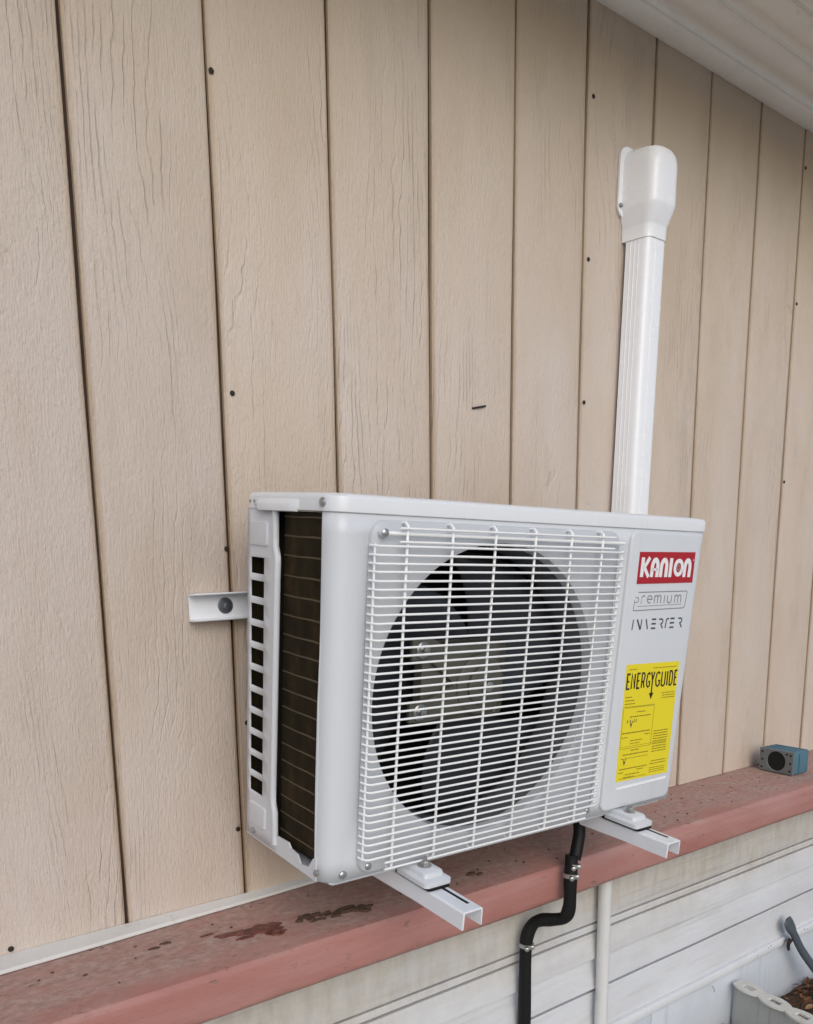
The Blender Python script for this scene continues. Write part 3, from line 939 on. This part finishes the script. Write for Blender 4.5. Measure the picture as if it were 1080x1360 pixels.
# left end: rear corner sheet with its row of square openings
b = BM()
ye = lambda z: .1415 if z > .440 else (.1335 if z > .405 and False else .1335)
def edge_y(z):
    pts = [(0, .1325), (.040, .1340), (.062, .1350), (.078, .1410), (.40, .1365), (.432, .1350), (.447, .1420), (.497, .1425)]
    for (za, ya), (zb2, yb2) in zip(pts, pts[1:]):
        if za <= z <= zb2: return ya + (yb2 - ya) * (z - za) / (zb2 - za)
    return .1425
holes = [.0745 + .0331 * k for k in range(11)]
zs = sorted(set([0, .02, .04, .055, .062, .070, .432, .440, .447, .47, .4965] + [h for h in holes] + [h + .0232 for h in holes]))
ys = [None, .158, .1805, .2215, D]
vv = [[b.verts.new((0, edge_y(z) if y is None else y, z)) for y in ys] for z in zs]
for a in range(len(zs) - 1):
    for c in range(len(ys) - 1):
        zm = (zs[a] + zs[a + 1]) / 2
        if c == 2 and any(h < zm < h + .0232 for h in holes): continue
        b.faces.new((vv[a][c], vv[a][c + 1], vv[a + 1][c + 1], vv[a + 1][c]))
side = link('end_panel', b, M['coat'], ac, 30)
sm = side.modifiers.new('thickness', 'SOLIDIFY'); sm.thickness = .002; sm.offset = 0
b = BM()
pts = [(-.0015, edge_y(z) + .0045, z) for z in (.012, .040, .062, .070, .078, .12, .2, .3, .40, .425, .436, .447, .46, .495)]
tube(b, pts, .0050, 8)
link('edge_bead', b, M['coat'], side, 60)
for z0_, z1_ in ((.445, .480), (.022, .058)):
    b = BM(); plate(b, 0, z1_ - z0_, .168, .222, .005, -.001, .0030, .0022, 4, 3)
    b.transform(Matrix(((0, 1, 0, 0), (0, 0, 1, 0), (1, 0, 0, z0_), (0, 0, 0, 1))))
    link('pressed_panel', b, M['coat'], side, 50)
# back plate of the unit and inner black lining behind the openings
b = BM(); box(b, .003, W - .003, D - .003, D - .0005, .002, .4955)
link('rear_coil_panel', b, M['coil'], ac, 0)
b = BM(); box(b, .0185, .0205, .030, D - .006, .010, .4945)
link('coil_core', b, M['dark'], ac, 0)
b = BM()
y = .0235
while y < .137:
    box(b, .0075, .0184, y, y + .0007, .022, .4948); y += .0023
fins = link('coil_fins', b, M['coil'], ac, 0)
fins['kind'] = 'stuff'
b = BM(); tube(b, [(.0086, .022, 0), (.0084, .06, .0006), (.0088, .10, -.0005), (.0086, .138, 0)], .0016, 6)
t0 = link('coil_tube', b, M['copper'], ac, 60, (0, 0, .036))
for k in range(1, 18): again(t0, (0, 0, .036 + .0266 * k + random.uniform(-.0012, .0012)))
# bottom sill of the base pan with the stepped edge under the coil
b = BM()
poly = [(.0205, -.001), (D, -.001), (D, .0005), (.1345, .0005), (.1320, .027), (.098, .029), (.090, .022), (.072, .020), (.062, .009), (.040, .013), (.028, .030), (.0205, .034)]
loft(b, [[(x, y, z) for y, z in poly] for x in (-.0012, .0012)])
link('sill', b, M['coat'], ac, 30)
b = BM(); box(b, .012, W - .004, .004, D - .001, -.0035, -.0004, .001)
box(b, .02, W - .02, .010, .024, -.009, -.0036, .001)
link('base_pan', b, M['coat'], ac)
for c in ((-.001, .0105 + .008, .012), (-.0015, .208, .010)):
    screw('screw', c, .0050, ac, (-1, -.1, 0))
screw('screw', (.0300, -.0002, .0095), .0060, ac)
screw('screw', (.70, -.0002, .0022), .003, ac)
# feet bolted to the bracket arms
foot_bm = BM()
def rloop(x0, x1, y0, y1, r, z): return [(x, y, z) for x, y in rrect(x0, x1, y0, y1, r, 4)]
loft(foot_bm, [rloop(-.0245, .0245, -.062, .012, .007, -.0120), rloop(-.0245, .0245, -.062, .012, .007, -.0050), rloop(-.0215, .0215, -.058, .010, .007, -.0030),
               rloop(-.0185, .0185, -.052, .008, .006, -.0020), rloop(-.0170, .0170, -.050, .006, .006, .0040), rloop(-.0145, .0145, -.047, .004, .005, .0058)])
FX = (.1545, .6205)
foot = link('foot', foot_bm, M['coat'], ac, 40, (FX[0], 0, 0))
q = BM(); disc(q, (0, -.026, .0058), .0105, .0016, (0, 0, 1), 18); disc(q, (0, -.026, .0074), .0068, .0062, (0, 0, 1), 6, .001); tube(q, [(0, -.026, .0120), (0, -.026, .0185)], .0036, 10)
fb = link('foot_bolt', q, M['steel'], foot)
f2 = again(foot, (FX[1], 0, 0)); again(fb, (0, 0, 0), f2)

# ------------------------------------------------------------------ wall bracket
br = thing('wall_bracket', 'white steel wall bracket with two slotted arms carrying the air conditioner', 'bracket', (.38, 0, .49))
def world_mesh(name, bm, mat, parent, angle=35):
    o = link(name, bm, mat, parent, angle)
    o.location = -Vector(parent.location)
    return o
b = BM()
sec = [(-.0025, -.0215), (-.0235, -.0215), (-.0245, -.0200), (-.0235, -.0190), (-.0050, -.0185), (-.0046, .0175), (-.0235, .0180), (-.0245, .0195), (-.0235, .0208), (-.0025, .0208)]
sl = .026
loft(b, [[(x, y, .4935 + (x - .334) * sl + z) for y, z in sec] for x in (.334, .336, .6, .9, 1.19)])
rail = world_mesh('wall_rail', b, M['bracket'], br, 30)
for x in (.394, 1.13):
    q = BM(); z = .4935 + (x - .334) * sl
    disc(q, (x, -.0046, z), .0128, .0018, (0, -1, 0), 24); disc(q, (x, -.0066, z), .0062, .0042, (0, -1, 0), 6, .0008)
    w_ = world_mesh('lag_bolt', q, M['washer'], br)
def to_world(bm): bm.transform(Matrix.Translation(U0) @ RU.to_4x4())
for k, x in enumerate(FX):
    b = BM()
    hw, zt3, th = .0178, -.0165, .0026
    hgt = .0270
    sec = [(-hw, -hgt), (-hw, -.003), (-hw + .003, 0), (hw - .003, 0), (hw, -.003), (hw, -hgt), (hw - th, -hgt), (hw - th, -th - .001), (hw - th - .001, -th), (-hw + th + .001, -th), (-hw + th, -th - .001), (-hw + th, -hgt)]
    yend = .300
    y_f = -.136 if k == 0 else -.124
    loft(b, [[(x + px_, y, zt3 + pz_ * (1 if y < .05 else 1.15)) for px_, pz_ in sec] for y in (y_f, y_f + .002, -.03, .1, .29)])
    bmesh.ops.bevel(b, geom=[e for e in b.edges if all(abs(v.co.y - y_f) < 1e-5 for v in e.verts)], offset=.0005, segments=1, affect='EDGES')
    to_world(b)
    arm = world_mesh('arm', b, M['bracket'], br, 30)
    b = BM()
    sx = x + .006
    loft(b, [[(sx + px_, y, zt3 + z) for px_, y in ([(-.0022, y_f + .018), (.0022, y_f + .018)] + [(.0022, -.045), (-.0022, -.045)])] for z in (-.001, .0006)])
    to_world(b)
    o = world_mesh('slot', b, M['dark'], br, 0); o.parent = arm; o.location = (0, 0, 0)
    b = BM(); loft(b, [rloop(x - .0205, x + .0205, -.064, .020, .006, z) for z in (zt3 + .0006, -.0123)])
    to_world(b)
    world_mesh('rubber_pad', b, M['black'], br)
    b = BM(); box(b, U0.x + x - .02, U0.x + x + .02, -.0235 - .002, -.0010, .09, .4935 + (U0.x + x - .334) * sl - .024, .002)
    world_mesh('upright', b, M['bracket'], br)

# ------------------------------------------------------------------ line-set duct on the wall
dt = thing('line_set_cover', 'white vinyl pipe cover rising up the wall behind the air conditioner', 'pipe cover', (1.35, 0, .60))
lean = (1.337 - 1.318) / (1.233 - .689)
def duct_sec(xl, wid, dep, z, rl=.016, slope=.012, yb=-.0012):
    """open-backed trapezoid with rounded front corners"""
    out = [(xl, yb, z)]
    A = Vector((xl, yb)); B_ = Vector((xl + slope, -dep)); Cc = Vector((xl + wid - slope * .5, -dep)); Dd = Vector((xl + wid, yb))
    for P, Q, Rr_ in ((A, B_, Cc), (B_, Cc, Dd)):
        d1 = (P - Q).normalized(); d2 = (Rr_ - Q).normalized()
        for k in range(7):
            t = k / 6
            p = (Q + d1 * rl) * (1 - t) ** 2 + Q * 2 * t * (1 - t) + (Q + d2 * rl) * t * t
            out.append((p.x, p.y, z))
    out.append((xl + wid, yb, z))
    return out
b = BM()
loops = []
for k in range(9):
    z = .46 + (1.240 - .46) * k / 8
    loops.append(duct_sec(1.3185 + (z - .689) * lean, .0760, .0590, z, .014, .010, -.0095))
loft(b, loops)
duct = world_mesh('duct', b, M['duct'], dt, 25)
b = BM()
loft(b, [[(1.3185 + (z - .689) * lean + q, y, z) for q, y in ((.010, -.0010), (.010, -.0094), (.066, -.0094), (.066, -.0010))] for z in (.46, .85, 1.235)])
world_mesh('duct_base', b, M['duct'], dt)
# raised lines moulded on the duct's side
b = BM()
for off, yy in ((.0022, -.020), (.0040, -.029), (.0060, -.038), (.0330, -.0592), (.0345, -.0592)):
    tube(b, [(1.3185 + (z - .689) * lean + off - .0004, yy, z) for z in (.47, .85, 1.234)], .0007, 6)
world_mesh('moulded_line', b, M['duct'], dt)
b = BM()
def cap_sec(xl, wid, dep, z, rl, slope): return duct_sec(xl, wid, dep, z, rl, slope)
xa = lambda z: 1.3185 + (z - .689) * lean
loops = []
for z, dl, wd_, dp, rl, sl_ in ((1.222, -.0040, .0830, .0615, .018, .012), (1.2465, -.0045, .0840, .0620, .018, .012), (1.249, -.0052, .0850, .0630, .018, .012), (1.281, -.0160, .1000, .0775, .022, .013),
                                (1.286, -.0165, .1010, .0785, .022, .013), (1.360, -.0175, .1020, .0785, .024, .013), (1.376, -.0165, .0995, .0765, .026, .014), (1.388, -.0125, .0920, .0700, .028, .014), (1.395, -.0050, .077, .054, .024, .014), (1.398, .010, .046, .030, .012, .008)):
    loops.append(cap_sec(xa(z) + dl, wd_, dp, z, rl, sl_))
loft(b, loops)
cap = world_mesh('wall_cap', b, M['duct'], dt, 28)
b = BM()
fl = [(x + lean * (z - 1.30), z) for x, z in rrect(1.3125, 1.4400, 1.268, 1.4030, .022, 6)]
loft(b, [[(x, y, z) for x, z in fl] for y in (-.0012, -.0060)])
world_mesh('cap_flange', b, M['duct'], dt, 30)
screw('screw', (1.3185 - 1.35, -.0075, 1.289 - .60), .0042, dt, (-.4, -1, 0), M['washer'])

# ------------------------------------------------------------------ drain hose
hose = thing('drain_hose', 'black corrugation-free drain hose with metal clamps hanging below the air conditioner', 'hose', (.95, -.2, -.1))
hose['label'] = 'black drain hose with metal clamps hanging below the air conditioner'
up_pts = [(1.010, -.165, .135), (1.002, -.200, .105), (.990, -.226, .068), (.976, -.2340, .035), (.967, -.236, .012)]
b = BM(); tube(b, smooth_path(up_pts, 6), .0115, 14)
world_mesh('upper_hose', b, M['black'], hose, 60)
lo_pts = [(.9600, -.2350, .022), (.9575, -.2365, .000), (.9545, -.2380, -.028), (.9545, -.2385, -.058), (.9545, -.236, -.085), (.9520, -.2270, -.103), (.9420, -.207, -.1110), (.9320, -.187, -.1160), (.9240, -.1730, -.128), (.9160, -.1660, -.154), (.9130, -.1660, -.190),
          (.9125, -.1660, -.28), (.9125, -.1665, -.40), (.915, -.167, -.52), (.93, -.168, GZ + .012)]
b = BM(); tube(b, smooth_path(lo_pts, 6), lambda t: .0125 - .0006 * math.sin(t * 37), 14)
world_mesh('lower_hose', b, M['black'], hose, 60)
def clamp(c, axis, r, w=.008):
    ax = Vector(axis).normalized(); c = Vector(c)
    b = BM()
    u = ax.orthogonal().normalized(); w_ = ax.cross(u)
    loft(b, [[c + ax * t * w + (u * math.cos(2 * pi * k / 20) + w_ * math.sin(2 * pi * k / 20)) * q for k in range(20)] for t, q in ((-.5, r), (-.5, r + .0014), (.5, r + .0014), (.5, r))])
    side_ = Vector((-.55, -.83, 0)).normalized()
    for s_ in (-1, 1):
        p = c + Vector((s_ * r * .55 - .004, -r * .88, 0))
        t = bmesh.new(); disc(t, p, .0048, .006, side_, 10, .001); merge(b, t)
    return world_mesh('hose_clamp', b, M['steel'], hose, 40)
clamp((.9615, -.2362, .0020), (.12, .03, 1), .0132)
clamp((.9560, -.2374, -.0160), (.1, .03, 1), .0134)
clamp((.9148, -.1660, -.170), (.1, 0, 1), .0134)

# ------------------------------------------------------------------ white pipe below the ledge
b = BM(); tube(b, [(1.150, -.163, -.0775), (1.150, -.163, -.3), (1.1505, -.163, GZ + .002)], .0138, 18)
pipe = link('conduit_pipe', b, M['pvc'], None, 50)
pipe['label'] = 'weathered white upright pipe in front of the skirting, right of the black hose'; pipe['category'] = 'pipe'

# ------------------------------------------------------------------ blue electrical box on the ledge
eb = thing('electrical_box', 'small blue plastic electrical box with a round black opening lying on the red ledge', 'electrical box', (1.9485, -.0845, .0015))
eb.rotation_euler = (0, 0, math.radians(-3))
# local frame: opening faces -x, width along y, height along z
bw, bh, bd = .098, .063, .074
b = BM()
box(b, .004, bd, -bw / 2, bw / 2, 0, bh, .004)
for s in (-1, 1):
    box(b, .026, .032, s * bw / 2 - .003, s * bw / 2 + .003, .006, bh - .006, .001)
for k in range(3): box(b, .018 + .02 * k, .022 + .02 * k, -bw / 2 + .006, bw / 2 - .006, bh - .001, bh + .0016, .0006)
link('box_body', b, M['boxblue'], eb)
N = 40
b = BM()
hr, hy, hz = .0275, .000, bh / 2
def rect_at(a, ins):
    dx, dz = math.cos(a), math.sin(a)
    t = min(((bw / 2 - ins) - hy * (1 if dx > 0 else -1)) / max(abs(dx), 1e-6), ((bh / 2 - ins)) / max(abs(dz), 1e-6))
    return hy + dx * t, hz + dz * t
cor = [math.atan2(z, y - hy) % (2 * pi) for y in (-bw / 2, bw / 2) for z in (-bh / 2, bh / 2)]
angs2 = sorted(set([2 * pi * k / N for k in range(N)] + cor))
lo = []
for ins, x in ((0, .0035), (0, .0005), (.0012, -.0006)):
    lo.append([(x, *rect_at(a, ins)) for a in angs2])
for q, x in ((hr, -.0006), (hr - .001, .0005), (hr - .001, .0035)):
    lo.append([(x, hy + q * math.cos(a), hz + q * math.sin(a)) for a in angs2])
loft(b, lo, False, False)
link('box_face', b, M['boxgrey'], eb, 30)
b = BM(); disc(b, (.0039, hy, hz), hr, .0012, (-1, 0, 0), 30)
link('round_opening', b, M['dark'], eb)
for y, z in ((-.041, .053), (-.041, .010), (-.030, .055), (.041, .053), (.041, .010), (-.041, .031), (.040, .031)):
    q = BM(); disc(q, (-.0006, y, z), .0030, .0008, (-1, 0, 0), 10); link('screw_hole', q, M['dark'], eb)

# ------------------------------------------------------------------ pry bar
def bar_mesh():
    b = BM()
    tip = Vector((1.908, -.168, -.385)); n1 = Vector((1.924, -.171, -.410)); n2 = Vector((1.941, -.177, -.440)); n3 = Vector((1.968, -.187, -.488)); end = Vector((2.075, -.232, GZ + .01))
    pts = smooth_path([tip, n1, n2, n3, (n3 + end) / 2, end], 5)
    loops = []
    for i, p in enumerate(pts):
        t = i / (len(pts) - 1)
        d = (pts[min(i + 1, len(pts) - 1)] - pts[max(i - 1, 0)]).normalized()
        u = d.cross(Vector((0, -1, 0))).normalized(); w = d.cross(u)
        if t < .3: a, c = .0150 + .004 * math.sin(t / .3 * pi), .003 + .006 * (t / .3)
        else: a, c = .0125, .008
        if i == 0: a *= .55
        loops.append([p + u * a * math.cos(2 * pi * k / 12) + w * c * math.sin(2 * pi * k / 12) for k in range(12)])
    loft(b, loops)
    return b
pry = thing('pry_bar', 'blue-grey steel pry bar leaning against the skirting at lower right', 'pry bar', (2.085, -.245, GZ))
world_mesh('bar', bar_mesh(), M['bluesteel'], pry, 60)
b = BM(); tube(b, smooth_path([(1.934, -.170, -.448), (1.926, -.168, -.462), (1.930, -.168, -.480)], 4), lambda t: .0065 * (1 - .5 * t), 8)
world_mesh('claw', b, M['nail'], pry, 60)

# ------------------------------------------------------------------ lattice-topped edging
ed = thing('garden_edging', 'grey garden edging board with a cream lattice cap butting against the skirting', 'edging', (1.70, -.15, GZ))
p0 = Vector((1.700, -.152)); p1 = Vector((1.640, -.480))
d = (p1 - p0).normalized(); nrm = Vector((-d.y, d.x))
if nrm.x < 0: nrm = -nrm
Lh = (p1 - p0).length
ZT = -.505
b = BM()
def pt(s, t, z): q = p0 + d * s + nrm * t; return Vector((q.x, q.y, z))
loft(b, [[pt(s, t, z) for t, z in ((-.004, GZ - .01), (-.002, ZT - .006), (.010, ZT - .006), (.012, GZ - .01))] for s in (0, .1, .2, Lh)])
world_mesh('edging_board', b, M['edging'], ed)
# cap: chain of scalloped links with oblong openings
link_len = .078
nl = int(Lh / link_len)
for k in range(nl):
    b = BM()
    s0 = k * link_len + .0006; s1 = (k + 1) * link_len - .0006
    out = []
    for i in range(25):
        t = i / 24; out.append((s0 + (s1 - s0) * t, -.010 - .012 * math.sin(pi * t) ** .8))
    for i in range(25):
        t = 1 - i / 24; out.append((s0 + (s1 - s0) * t, .018 + .012 * math.sin(pi * t) ** .8))
    ca, cb = (s0 + s1) / 2, .004
    angs3 = [math.atan2(y - cb, x - ca) for x, y in out]
    inn = []
    for a in angs3:
        dx, dy = math.cos(a), math.sin(a)
        t = min(.0165 / max(abs(dx), 1e-6), .0085 / max(abs(dy), 1e-6))
        inn.append((ca + dx * t, cb + dy * t))
    mk = lambda lst, z: [pt(x, y, z) for x, y in lst]
    loft(b, [mk(inn, ZT - .005), mk(out, ZT - .005), mk(out, ZT), mk(inn, ZT), mk(inn, ZT - .005)], False, False)
    world_mesh('lattice_link', b, M['edging_cap'], ed, 30)

# flecks of debris caught on the skirting's bottom rail
b = BM(); rf = random.Random(21)
for k in range(18):
    x = rf.uniform(1.45, 2.3); z = rf.choice((-.449, -.474, -.474)) - abs(rf.gauss(0, .010)); y = SY - .0128
    if k < 2: tube(b, [(x, y, z), (x + rf.uniform(-.006, .006), y - .004, z - .008), (x + rf.uniform(-.008, .008), y - .002, z - rf.uniform(.012, .026))], .0008, 5)
    else:
        t = bmesh.new(); disc(t, (x, y + .0005, z if z > -.47 else rf.uniform(-.467, -.455)), rf.uniform(.0010, .0024), .0012, (0, -1, 0), 7); merge(b, t)
fl_ = link('rail_debris', b, M['grime'], sk, 40)
fl_['kind'] = 'stuff'; fl_['label'] = 'dark flecks and cobweb threads on the bottom rail'
